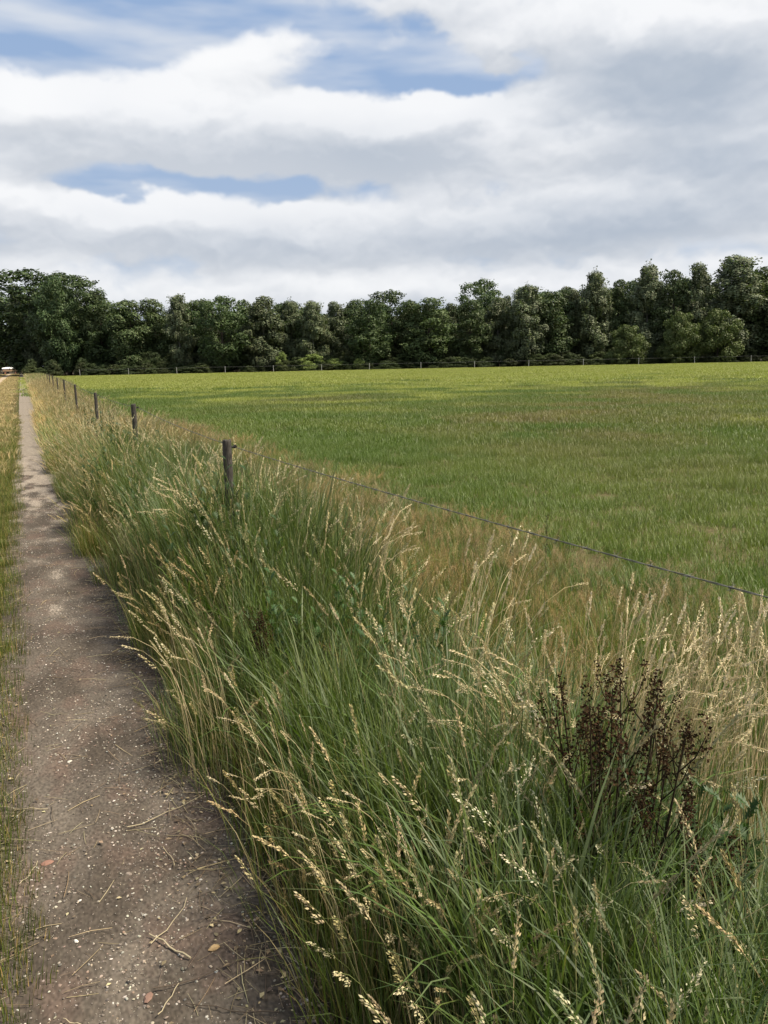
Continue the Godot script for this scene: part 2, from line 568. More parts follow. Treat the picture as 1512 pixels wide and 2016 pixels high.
		var roll := R.randf()
		if roll > 0.72 and roll < 0.97 and x > 0.72 and zz > -3.4 and R.randf() < 0.55: roll = rr(0.0, 0.7)
		var c: Color = tone.call(x, zz)
		if into < 0.55 and roll < 0.40: add.call(2, x, zz, rr(0.8, 1.2), 1.0, c * Color(1.1, 1.0, 0.9))
		elif roll < 0.45: add.call(0 if lush > 0.0 else 1, x, zz, rr(0.85, 1.15), hh, c)
		elif roll < 0.60: add.call(6 if lush > -0.05 else 1, x, zz, rr(0.8, 1.1), hh, c)
		elif roll < 0.72: add.call(2, x, zz, rr(0.9, 1.3), 1.0, c)
		elif roll < (0.80 if lush > 0.0 else 0.76): add.call(3, x, zz, rr(0.85, 1.1), clampf(hh, 0.6, 1.25), c)
		elif roll < (0.84 if lush > 0.0 else 0.97): add.call(5, x, zz, rr(0.85, 1.15), clampf(hh, 0.6, 1.1), c)
		else: add.call(1 if lush < 0.0 else 0, x, zz, 1.0, hh, c)
	for i in 2600:                                      # past the fence: bent grass, then down to pasture height
		var zz := -pow(R.randf(), 1.1) * 22.0 + 0.2
		var x := 1.15 + pow(R.randf(), 1.3) * 2.6
		if not seen(x, zz): continue
		var c: Color = tone.call(x, zz)
		var f := 1.0 - clampf((x - 1.3) / 2.6, 0, 1)
		if zz < -2.4 and R.randf() < 0.30 + n_a.get_noise_2d(x, zz) * 0.5: add.call(4, x, zz, rr(0.8, 1.1), 0.55 + 0.4 * f, c)
		elif R.randf() < 0.7: add.call(2, x, zz, rr(0.9, 1.3), 0.7 + 0.5 * f, c)
		else: add.call(1, x, zz, rr(0.8, 1.0), 0.35 + 0.45 * f, c)
	for i in 3800:                                      # the verge going on into the distance
		var zz := -13.0 - pow(R.randf(), 1.6) * 60.0
		var x := rr(0.42 if zz > -30.0 else 0.56, 1.9)
		var c: Color = tone.call(x, zz)
		var gold := smoothstep(-16.0, -34.0, zz + n_b.get_noise_2d(x * 5.0, zz) * 8.0 + (0.95 - x) * -9.0)
		add.call(8 if R.randf() < 0.25 + gold * 0.65 else 7, x, zz, rr(0.6, 0.95), rr(0.55, 0.95) * (1.0 if x > 0.65 else 0.7), c * Color(1.12, 1.04, 0.95) if gold > 0.5 else c)
		if R.randf() < 0.35: add.call(5, x + 0.2, zz, rr(0.9, 1.2), rr(0.9, 1.15), c)
	for i in 3600:
		var zz := -60.0 - R.randf() * 175.0
		var x := rr(0.74, 3.2)
		add.call(8 if R.randf() < 0.8 else 7, x, zz, rr(0.9, 1.4), rr(0.6, 1.0), tone.call(x, zz))
	for k in kinds.size() - 1:
		if put[k]: scatter("grass_clump", kinds[k], put[k], tint[k], verge)

	# ---- low mossy grass left of the path
	var strip := Node3D.new()
	strip.name = "strip_grass"
	add_child(strip)
	tag(strip, "low mossy olive grass along the left edge of the path", "grass", "", "stuff")
	put = [[], [], []]; tint = [[], [], []]
	for i in 5200:
		var zz := -1.2 - pow(R.randf(), 1.5) * 26.0
		var x := -0.20 + n_b.get_noise_2d(8.0, zz * 5.0) * 0.05 - pow(R.randf(), 1.2) * 1.3
		if not seen(x, zz): continue
		put[0].append(upright(Vector3(x, 0, zz), rr(0, TAU), rr(0.7, 1.25), rr(0.7, 1.5)))
		tint[0].append(jit(Color(0.95, 0.86, 0.62), 0.28))
		if R.randf() < 0.05:
			put[1].append(upright(Vector3(x - 0.04, 0, zz), rr(0, TAU), rr(0.4, 0.6), 1.0))
			tint[1].append(jit(Color(1.0, 0.95, 0.8), 0.2))
	for i in 5000:
		var zz := -5.0 - pow(R.randf(), 1.25) * 215.0
		if R.randf() > smoothstep(-5.0, -26.0, zz + n_b.get_noise_2d(60.0, zz) * 9.0): continue
		var x := (-0.30 if zz > -30.0 else -0.46) - R.randf() * (1.5 if zz < -30.0 else 1.1) - (2.6 if R.randf() < 0.25 else 0.0)
		put[2].append(upright(Vector3(x, 0, zz), rr(0, TAU), rr(0.5, 0.8), rr(0.2, 0.42)))
		tint[2].append(jit(Color(1.12, 1.06, 1.0), 0.2))
	for j in joints:                                    # tufts that have rooted in the open joints of the paving
		if j < -90.0: break
		for k in 9:
			if R.randf() < 0.3: continue
			put[0].append(upright(Vector3(-0.19 + k * 0.07 + rr(-0.02, 0.02), 0, j + rr(-0.03, 0.03)), rr(0, TAU), rr(0.4, 0.8), rr(0.5, 1.0)))
			tint[0].append(jit(Color(0.75, 0.72, 0.55), 0.25))
	scatter("grass_clump", kinds[9], put[0], tint[0], strip)
	scatter("grass_clump", kinds[1], put[1], tint[1], strip)
	scatter("grass_clump", kinds[8], put[2], tint[2], strip)


# ------------------------------------------------------------------ trees
const EDGE := [Vector2(-60, -175), Vector2(8.7, -140), Vector2(54, -121), Vector2(107, -92), Vector2(160, -55)]

func edge_side(x: float, z: float) -> float:
	# metres in front of the wood's edge (towards the camera), negative behind it
	var best := 1e9
	var p := Vector2(x, z)
	for k in EDGE.size() - 1:
		var a: Vector2 = EDGE[k]
		var b: Vector2 = EDGE[k + 1]
		var q := Geometry2D.get_closest_point_to_segment(p, a, b)
		var d := p.distance_to(q)
		if d < absf(best):
			best = d * signf((b - a).cross(p - a))
	return best


func leaf_card(m: MB, p: Vector3, nn: Vector3, s: float, col: Color) -> void:
	var a := nn.cross(Vector3(rr(-1, 1), rr(-1, 1), rr(-1, 1))).normalized()
	var b := nn.cross(a)
	m.flat_quad(p + a * s * rr(0.4, 0.6), p + b * s * rr(0.25, 0.55), p - a * s * rr(0.4, 0.6), p - b * s * rr(0.25, 0.55), col)


func crown(species: String, seed_: int) -> MB:
	# a crown 14 m high: lobes of leaf sprays on an uneven frame of limbs
	R.seed = seed_
	var m := MB.new()
	var H := 14.0
	var lobes := []
	var wide: float = {"o": 4.3, "g": 3.4, "b": 2.9, "s": 8.0}[species]
	var count: int = {"o": 42, "g": 44, "b": 60, "s": 46}[species]
	for k in count:
		var t := (k + R.randf()) / count
		var y: float = lerpf(0.09, 0.93, t)
		var env: float
		if species == "o": env = sqrt(maxf(0.0, 1.0 - pow((y - 0.56) / 0.46, 2.0)))
		elif species == "b": env = pow(sin(PI * clampf(y * 0.92 + 0.06, 0, 1)), 0.75) * (1.15 - 0.45 * y)
		elif species == "s": env = sqrt(maxf(0.0, 1.0 - pow((y - 0.3) / 0.66, 2.0)))
		else: env = pow(sin(PI * clampf(y * 0.94 + 0.04, 0, 1)), 0.6)
		var a := rr(0, TAU)
		var r := wide * env * sqrt(rr(0.25, 1.0))
		var lr: float = rr(1.0, 1.95) * (0.72 if species == "b" else 1.35 if species == "s" else 0.92) * (1.0 - 0.25 * y)
		lobes.append([Vector3(cos(a) * maxf(0.0, r - lr * 0.6), y * H, sin(a) * maxf(0.0, r - lr * 0.6)), lr, rr(0.75, 1.2)])
	lobes.append([Vector3(rr(-0.4, 0.4), H * 0.93, rr(-0.4, 0.4)), 0.95, 1.0])
	var base: Color = {"o": Color(0.066, 0.098, 0.040), "g": Color(0.078, 0.108, 0.046), "b": Color(0.108, 0.130, 0.072), "s": Color(0.165, 0.215, 0.075)}[species]
	for L in lobes:
		var c: Vector3 = L[0]
		var lr: float = L[1]
		var n := int(lr * lr * (300.0 if species == "b" else 120.0 if species == "s" else 240.0))
		for k in n:
			var d := Vector3(R.randfn(), R.randfn(), R.randfn()).normalized()
			if d.y < -0.2 and R.randf() < 0.5: d.y = -d.y
			var ru := lr * (1.0 - pow(R.randf(), 2.0) * 0.45) * (1.0 + 0.22 * sin(d.x * 5.0 + c.y) * sin(d.z * 6.0 + c.x))
			var p := c + d * Vector3(ru, ru * (0.95 if species == "b" else 0.85), ru)
			var hidden := false
			for q in lobes:
				if q[0] != c and p.distance_squared_to(q[0]) < q[1] * q[1] * 0.36:
					hidden = true
					break
			if hidden: continue
			var nn := (d * 1.3 + Vector3(rr(-1, 1), rr(-0.6, 1.2), rr(-1, 1))).normalized()
			var col := jit(base * L[2], 0.28)
			col.a = 1.0
			if species == "b" and R.randf() < 0.5:
				for s in 3:                           # hanging twigs
					leaf_card(m, p + Vector3(rr(-0.06, 0.06), -0.28 * s, rr(-0.06, 0.06)), (nn + d).normalized(), rr(0.14, 0.27), col)
			else:
				leaf_card(m, p, nn, rr(0.18, 0.36) * (1.6 if species == "s" else 1.0), col)
		if R.randf() < 0.8:                              # loose sprays that break the outline
			var out := (Vector3(c.x, 0, c.z).normalized() + Vector3(rr(-0.5, 0.5), rr(0.0, 1.2), rr(-0.5, 0.5))).normalized()
			for k in 16:
				var p := c + out * (lr * 0.9 + k * 0.045) + Vector3(rr(-1, 1), rr(-1, 1), rr(-1, 1)) * 0.28
				leaf_card(m, p, Vector3(rr(-1, 1), rr(-1, 1), rr(-1, 1)).normalized(), rr(0.18, 0.34), jit(base * L[2], 0.25))
	return m


func trunk(species: String, seed_: int) -> MB:
	R.seed = seed_
	var m := MB.new()
	var col: Color = Color(0.17, 0.165, 0.15) if species == "b" else Color(0.060, 0.050, 0.040)
	var pts := []
	var rad := []
	var r0 := 0.16 if species == "b" else 0.24
	for k in 8:
		var t := k / 7.0
		pts.append(Vector3(sin(k * 1.3) * 0.16 * t, 12.2 * t - 0.15, cos(k * 1.7) * 0.14 * t))
		rad.append(r0 * (1.25 if k == 0 else 1.0) * (1.0 - 0.86 * t))
	m.tube(pts, rad, 7, col)
	for k in 9:
		var t := 0.18 + 0.07 * k
		var a := k * 2.4
		var q: Vector3 = pts[int(t * 7)]
		var l := rr(1.4, 2.6)
		m.tube([q, q + Vector3(cos(a) * l * 0.5, l * 0.35, sin(a) * l * 0.5), q + Vector3(cos(a) * l, l * 0.9, sin(a) * l)], [0.06, 0.04, 0.018] if species != "b" else [0.035, 0.022, 0.01], 5, col)
	return m


# x, z, height, crown width, kind, tone, label
const TREES := [
	[-3.6, -240.5, 21.7, 19.0, "o", 1.25, "round mid green oak at the end of the path behind the white-topped wagon"],
	[2.5, -173.4, 20.4, 19.3, "o", 0.80, "largest dark oak, broad domed crown above the far end of the path"],
	[8.4, -162.7, 18.6, 11.4, "o", 0.82, "second tall dark oak, just right of the broad domed oak"],
	[13.7, -152.4, 15.1, 8.5, "o", 0.92, "stepped-down dark oak next to the two tallest oaks on the left"],
	[17.9, -146.6, 12.8, 6.9, "g", 1.0, "low-topped tree right of the stepped-down oak, above the second white fence stake"],
	[22.2, -146.9, 13.0, 6.1, "g", 0.95, "narrow tree just left of the first pale birch"],
	[25.5, -142.5, 13.4, 5.2, "b", 1.0, "leftmost pale birch with a small feathery top above the treeline"],
	[29.7, -145.0, 12.8, 5.2, "g", 0.9, "narrow dark tree between the leftmost birch and a wide green oak"],
	[31.3, -135.9, 12.8, 8.6, "o", 1.1, "wide green oak standing forward, left of the bright shrub"],
	[37.2, -143.1, 12.6, 5.2, "g", 0.9, "slim tree set back right of the forward green oak"],
	[38.4, -135.1, 12.7, 7.5, "b", 0.95, "wide birch with hanging twigs left of the bright shrub"],
	[43.5, -136.2, 12.1, 6.0, "b", 1.05, "first of three even birches behind the bright shrub"],
	[46.0, -131.9, 11.8, 5.7, "b", 1.1, "middle of three even birches behind the bright shrub"],
	[51.0, -134.2, 11.9, 5.5, "b", 1.0, "last of three even birches, right behind the bright shrub"],
	[55.2, -134.6, 12.3, 6.0, "g", 0.85, "dark slim tree between the birches and the middle oak"],
	[54.1, -126.4, 11.7, 7.6, "o", 1.05, "green oak in the middle of the treeline with foliage to the ground"],
	[61.3, -132.9, 14.0, 7.9, "o", 0.9, "taller round-topped oak behind the middle oak"],
	[61.8, -125.8, 11.6, 5.7, "g", 0.95, "tree right below the taller round-topped middle oak"],
	[63.5, -122.6, 11.8, 7.3, "g", 1.3, "brightest green tree just right of the middle oaks"],
	[69.5, -126.2, 11.2, 5.1, "b", 0.9, "lowest birch in the dip left of the lone round crown"],
	[83.6, -139.0, 17.0, 8.2, "o", 1.15, "lone round crown rising alone above the right half of the treeline"],
	[70.1, -120.2, 11.4, 5.7, "g", 0.95, "dark tree below and left of the lone round crown"],
	[75.2, -119.6, 11.7, 6.3, "b", 0.95, "birch below and right of the lone round crown"],
	[78.3, -115.6, 13.4, 7.5, "b", 1.0, "wide grey green birch second right of the lone round crown"],
	[82.8, -114.3, 12.4, 6.3, "g", 0.95, "lower tree between the wide grey birch and a pointed birch"],
	[88.0, -115.9, 13.0, 5.6, "b", 0.95, "slim birch tucked left of the first tall pointed birch"],
	[89.3, -111.8, 15.6, 6.5, "b", 1.05, "first tall pointed birch of the higher right-hand group"],
	[94.7, -112.2, 14.4, 5.3, "g", 0.85, "dark narrow tree in the notch right of the pointed birch"],
	[90.3, -104.5, 6.3, 6.5, "s", 0.60, "low bushy birch in front of the notch beside the pointed birch"],
	[97.5, -108.3, 16.5, 7.2, "b", 1.0, "tall birch with a flat feathery top, third from the right"],
	[100.6, -105.4, 15.4, 6.1, "g", 0.9, "dark tree filling the gap between two tall right-hand birches"],
	[103.2, -102.8, 16.4, 6.1, "b", 1.05, "tall slim birch just left of the highest right-hand tree"],
	[97.7, -100.4, 8.1, 6.9, "s", 0.62, "half-height birch in front of the tall slim birch"],
	[108.4, -99.9, 17.4, 10.2, "b", 1.0, "highest tree on the right, wide birch with a domed top"],
	[102.8, -97.6, 8.4, 7.6, "s", 0.58, "half-height bushy birch in front of the highest right-hand birch"],
	[114.3, -99.8, 15.7, 7.4, "g", 0.9, "dark tree at the right edge of the picture"],
	[115.5, -95.5, 14.7, 8.8, "o", 0.95, "oak past the dark tree at the right edge"],
	[119.8, -93.6, 13.9, 8.9, "b", 1.0, "outermost birch at the right end of the wood"],
]


func make_trees() -> void:
	var shapes := {}
	var trunks := {}
	var tones := {}
	for s in ["o", "g", "b", "s"]:
		shapes[s] = []
		for k in (1 if s == "s" else 3): shapes[s].append(crown(s, 300 + k * 17 + s.unicode_at(0)).mesh(M.leaf))
		trunks[s] = trunk(s, 77).mesh(M.bark)
	var bush: Mesh = shapes["s"][0]
	R.seed = 5
	for i in TREES.size():
		var t: Array = TREES[i]
		var o := thing("oak_tree" if t[4] == "o" else "birch_tree" if t[4] == "b" else "small_birch" if t[4] == "s" else "broadleaf_tree", Vector3(t[0], 0, t[1]), t[6], "tree", "trees along the far edge of the field")
		o.rotation.y = rr(0, TAU)
		var natural: float = {"o": 9.6, "g": 7.6, "b": 7.0, "s": 20.0}[t[4]]
		var sx: float = t[3] / natural * 1.38
		o.scale = Vector3(sx, t[2] / 14.0, sx)
		part("trunk", trunks[t[4]], o)
		var c := part("crown", shapes[t[4]][i % shapes[t[4]].size()], o)
		if t[5] != 1.0:
			if not tones.has(t[5]):
				var m: StandardMaterial3D = M.leaf.duplicate()
				m.albedo_color = (Color(t[5], t[5], t[5] * 0.96) * 0.9).linear_to_srgb()
				tones[t[5]] = m
			c.material_override = tones[t[5]]
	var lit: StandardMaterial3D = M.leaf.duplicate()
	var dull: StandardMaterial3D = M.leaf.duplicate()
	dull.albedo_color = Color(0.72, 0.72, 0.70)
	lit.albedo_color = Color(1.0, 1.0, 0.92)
	var b1: Array = [[44.6, -128.8, 2.6, 6.0, "rounded bright green shrub at the foot of the birches"], [47.9, -126.9, 1.9, 4.2, "smaller bright shrub touching the rounded one on its right"], [39.9, -130.6, 3.0, 2.6, "upright pale green shrub left of the bright rounded shrub"], [51.5, -125.0, 1.8, 2.6, "small round shrub right of the two bright shrubs"], [95.5, -99.5, 2.6, 4.0, "green bush at the field edge below the half-height birch"], [88.0, -103.5, 2.2, 3.5, "dull bush at the field edge below the low bushy birch"], [110.0, -91.0, 1.7, 5.0, "bramble bush at the field edge near the right end"], [66.5, -118.0, 1.7, 3.0, "dark bush at the field edge below the brightest green tree"]]
	for t in b1:
		var o := thing("shrub", Vector3(t[0], 0, t[1]), t[4], "shrub", "shrubs at the foot of the wood")
		o.rotation.y = rr(0, TAU)
		o.scale = Vector3(t[3] / 17.0, t[2] / 13.0, t[3] / 17.0)
		var f := part("foliage", bush, o)
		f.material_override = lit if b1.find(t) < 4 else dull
	# the depth of the wood behind, and the tangle of brambles along its foot
	var wood := Node3D.new()
	wood.name = "woodland"
	add_child(wood)
	tag(wood, "dark depth of the wood behind the first row of trees", "woodland", "", "stuff")
	var put := [[], [], []]
	var tint := [[], [], []]
	for row in 5:
		var s := 0.0
		for k in 66:
			var f := (k + rr(-0.3, 0.3)) / 66.0 * 3.99
			var e := clampi(int(f), 0, 3)
			var a: Vector2 = EDGE[e]
			var b: Vector2 = EDGE[e + 1]
			var p := a.lerp(b, f - e)
			var nrm := (b - a).orthogonal().normalized()
			if nrm.y > 0: nrm = -nrm
			p += nrm * (13.0 + row * 7.0 + rr(-2.0, 2.0))
			if p.x < 0.0: p.y -= 118.0                     # the wood draws back where the path and the track run on
			var tall := lerpf(11.0, 10.4, clampf(p.x / 50.0, 0, 1)) + clampf((p.x - 70.0) / 12.0, 0.0, 3.2) + (4.0 if p.x < 14.0 else 0.0)
			var j := R.randi() % 3
			put[j].append(upright(Vector3(p.x, 0, p.y), rr(0, TAU), rr(0.75, 1.0), 1.0).scaled_local(Vector3(1, tall / 14.0 * rr(0.9, 1.08) / 0.87, 1)))
			tint[j].append(jit(Color(0.9, 0.9, 0.9), 0.15))
	for j in 3: scatter("tree_mass", shapes[["o", "g", "b"][j]][1], put[j], tint[j], wood)
	var und := Node3D.new()
	und.name = "undergrowth"
	add_child(und)
	tag(und, "low brambles and nettles along the foot of the wood", "undergrowth", "", "stuff")
	put = []; tint = []
	for k in 420:
		var f := R.randf() * 3.99
		var e := clampi(int(f), 0, 3)
		var a: Vector2 = EDGE[e]
		var b: Vector2 = EDGE[e + 1]
		var p := a.lerp(b, f - e)
		var nrm := (b - a).orthogonal().normalized()
		if nrm.y > 0: nrm = -nrm
		var deep := R.randf()
		p += nrm * (1.0 + deep * 9.0)
		if p.x < 0.8: continue
		put.append(upright(Vector3(p.x, 0, p.y), rr(0, TAU), rr(0.13, 0.26), 1.0).scaled_local(Vector3(1, (0.3 + deep * 1.0) * rr(0.7, 1.3), 1)))
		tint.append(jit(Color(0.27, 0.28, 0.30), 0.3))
	scatter("bramble", bush, put, tint, und)


# ------------------------------------------------------------------ fences
const POSTS := [Vector3(1.25, 1.22, 0.25), Vector3(1.08, 1.15, -4.72), Vector3(1.15, 1.16, -9.64), Vector3(1.17, 1.13, -15.2), Vector3(1.25, 1.14, -22.4), Vector3(1.37, 1.15, -30.9), Vector3(1.42, 1.12, -38.2), Vector3(1.5, 1.15, -46.0), Vector3(1.6, 1.13, -54.5), Vector3(1.7, 1.15, -63.0)]

func post_mesh(seed_: int, h: float) -> ArrayMesh:
	R.seed = seed_
	var m := MB.new()
	var sides := 12
	var rings := [-0.02, 0.3, 0.6, 0.9, h - 0.05, h - 0.012, h]
	var bump := []
	for s in sides: bump.append(rr(0.92, 1.06))
	for k in rings.size():
		for s in sides:
			var w := TAU * s / sides
			var r: float = 0.028 * bump[s] * (1.0 + rr(-0.03, 0.03)) * (0.86 if k == rings.size() - 1 else 1.0)
			m.vert(Vector3(cos(w) * r, rings[k] + (rr(-0.006, 0.006) if k > 4 else 0.0), sin(w) * r), Vector3(cos(w), 0.0 if k < 6 else 0.5, sin(w)).normalized(), Color.WHITE)
	for k in rings.size() - 1:
		for s in sides:
			var s2 := (s + 1) % sides
			m.quad(k * sides + s, k * sides + s2, (k + 1) * sides + s2, (k + 1) * sides + s)
	var f := m.v.size()
	var mid := m.vert(Vector3(0.004, h - 0.006, 0.003), Vector3.UP, Color.WHITE)
	for s in sides: m.vert(m.v[(rings.size() - 1) * sides + s], Vector3.UP, Color.WHITE)
	for s in sides: m.tri(mid, f + 1 + s, f + 1 + (s + 1) % sides)
	return m.mesh(M.wood)


func wire_mesh(a: Vector3, b: Vector3, sag: float, barbs: MB) -> ArrayMesh:
	var m := MB.new()
	var l := a.distance_to(b)
	var n := int(l / 0.028) if l < 6.0 else int(l / 0.2)
	var strand := [[], []]
	var rad := []
	var gap := 0.0013 if l < 6.0 else 0.0
	for k in n + 1:
		var t := float(k) / n
		var p := a.lerp(b, t) - Vector3(0, sag * 4.0 * t * (1.0 - t), 0)
		var w := k * 1.15
		for s in 2:
			strand[s].append(p + Vector3(cos(w + s * PI), sin(w + s * PI), 0) * gap)
		rad.append(0.0011 if l < 6.0 else 0.0018)
	for s in (2 if l < 6.0 else 1): m.tube(strand[s], rad, 5, Color.WHITE)
	var q := 0.05
	while q < l:
		var t := q / l
		var p := a.lerp(b, t) - Vector3(0, sag * 4.0 * t * (1.0 - t), 0)
		for s in 2:
			var d := Vector3(rr(-1, 1), rr(-1, 1), rr(-0.4, 0.4)).normalized() * 0.011
			barbs.tube([p - d, p + d], [0.0008, 0.0008], 3, Color.WHITE)
		barbs.tube([p - (b - a) / l * 0.006, p + (b - a) / l * 0.006], [0.0027, 0.0027], 5, Color.WHITE)
		q += 0.11
	return m.mesh(M.wire)


func make_fences() -> void:
	var f := thing("pasture_fence", Vector3(1.1, 0, -4.7), "weathered dark wooden posts with barbed wire between the tall grass and the field", "fence")
	var back := Transform3D(Basis(), -f.position)
	for i in POSTS.size():
		var p: Vector3 = POSTS[i]
		R.seed = 60 + i
		var post := part("post", post_mesh(60 + i, p.y), f, Transform3D(Basis(Vector3(1, 0, 0.3).normalized(), rr(-0.03, 0.03)) * Basis(Vector3.UP, rr(0, 6)), Vector3(p.x, 0, p.z) - f.position))
		var knob := MB.new()
		var loc := post.transform.basis.inverse() * Vector3(1, 0, 0)
		loc.y = 0.0
		loc = loc.normalized()
		knob.tube([loc * 0.024 + Vector3(0, p.y - 0.045, 0), loc * 0.036 + Vector3(0, p.y - 0.045, 0), loc * 0.044 + Vector3(0, p.y - 0.043, 0), loc * 0.056 + Vector3(0, p.y - 0.04, 0)], [0.005, 0.005, 0.012, 0.010], 8, Color(0.012, 0.012, 0.012))
		part("insulator", knob.mesh(M.plain), post)
		var staple := MB.new()
		staple.tube([loc * 0.025 + Vector3(0, 0.68, 0), loc * 0.036 + Vector3(0, 0.672, 0), loc * 0.025 + Vector3(0, 0.664, 0)], [0.002, 0.002, 0.002], 4, Color(0.12, 0.11, 0.1))
		part("staple", staple.mesh(M.plain), post)
	for i in POSTS.size() - 1:
		R.seed = 160 + i
		for hh in [0.045]:
			var barbs := MB.new()
			var a: Vector3 = POSTS[i] + Vector3(0.048, -hh, 0)
			var b: Vector3 = POSTS[i + 1] + Vector3(0.048, -hh, 0)
			var w := part("wire", wire_mesh(a, b, 0.02, barbs), f, back)
			var bb := part("barbs", barbs.mesh(M.wire), w)
			bb.set_meta("kind", "stuff")
	# thin white stakes along the wood
	var g := thing("stake_fence", Vector3(8.7, 0, -139.0), "thin white stakes with pale tape along the dark foot of the wood", "fence")
	R.seed = 9
	var pm := MB.new()
	pm.tube([Vector3(0, -0.05, 0), Vector3(0, 1.05, 0), Vector3(0, 1.12, 0)], [0.022, 0.020, 0.010], 6, Color(0.62, 0.62, 0.6))
	var stake := pm.mesh(M.plain)
	var prev := Vector3.INF
	for k in 15:
		var t := k / 14.0
		var p2: Vector2 = (EDGE[1] as Vector2).lerp(EDGE[2], t / 0.45) if t < 0.45 else (EDGE[2] as Vector2).lerp(EDGE[3], (t - 0.45) / 0.5)
		var p := Vector3(p2.x, 0, p2.y + 0.6)
		part("stake", stake, g, Transform3D(Basis(Vector3.BACK, rr(-0.04, 0.04)), p - g.position))
		if prev != Vector3.INF:
			var tm := MB.new()
			tm.tube([prev + Vector3(0, 1.0, 0), (prev + p) / 2 + Vector3(0, 0.97, 0), p + Vector3(0, 1.0, 0)], [0.006, 0.006, 0.006], 4, Color(0.25, 0.26, 0.25))
			part("tape", tm.mesh(M.plain), g, Transform3D(Basis(), -g.position))
		prev = p


# ------------------------------------------------------------------ path and ground
func sheet(x0: float, x1: float, z0: float, z1: float, y: float, m: Material, called: String) -> MeshInstance3D:
	var b := MB.new()
	var i := b.vert(Vector3(x0, y, z0), Vector3.UP, Color.WHITE, Vector2(0, 0))
	b.vert(Vector3(x1, y, z0), Vector3.UP, Color.WHITE, Vector2(1, 0)); b.vert(Vector3(x1, y, z1), Vector3.UP, Color.WHITE, Vector2(1, 1)); b.vert(Vector3(x0, y, z1), Vector3.UP, Color.WHITE, Vector2(0, 1))
	b.quad(i, i + 3, i + 2, i + 1)
	var o := part(called, b.mesh(m), self)
	tag(o, "", "", "", "structure")
	return o


func path_y(x: float, z: float) -> float:
	var off := maxf(absf(x - 0.10) - 0.30, 0.0)
	return 0.012 + 0.010 * n_b.get_noise_2d(x * 9.0, z * 5.0) + 0.007 * n_c.get_noise_2d(x * 60.0, z * 60.0) + 0.004 * n_c.get_noise_2d(x * 150.0 + 7.0, z * 150.0) - off * 0.05


func path_texture() -> ImageTexture:
	# trodden soil with grit over the old paving, which comes through further on; near cloud shade and far sunlight are painted in too
	var w := 220
	var h := 1700
	var im := Image.create(w, h, false, Image.FORMAT_RGB8)
	var n1 := FastNoiseLite.new()
	n1.seed = 81; n1.frequency = 1.0; n1.fractal_octaves = 5
	var n2 := FastNoiseLite.new()
	n2.seed = 82; n2.frequency = 1.0; n2.fractal_octaves = 3
	for y in h:
		var z := 0.9 + y * 15.0 / h
		for x in w:
			var u := x * 0.84 / w
			var a := n1.get_noise_2d(u * 3.0, z * 1.5)
			var b := n2.get_noise_2d(u * 70.0, z * 70.0)
			var soil := Color(0.056, 0.046, 0.037).lerp(Color(0.108, 0.092, 0.076), clampf(0.45 + a * 1.1, 0, 1))
			soil = soil.lerp(Color(0.100, 0.072, 0.058), clampf(n1.get_noise_2d(u * 4.0 + 30.0, z * 2.0) * 1.6, 0, 0.7))
			var bare := smoothstep(-0.05, 0.12, a * 0.55 + b * 0.25 + (z - 11.5) / 14.0 + 0.12 * (1.0 - absf(u - 0.42) / 0.3))
			var paving := Color(0.205, 0.175, 0.145) * (1.0 + a * 0.25)
			var c := soil.lerp(paving, bare) * (1.0 + b * 0.8)
			im.set_pixel(x, y, c.linear_to_srgb())
	return ImageTexture.create_from_image(im)


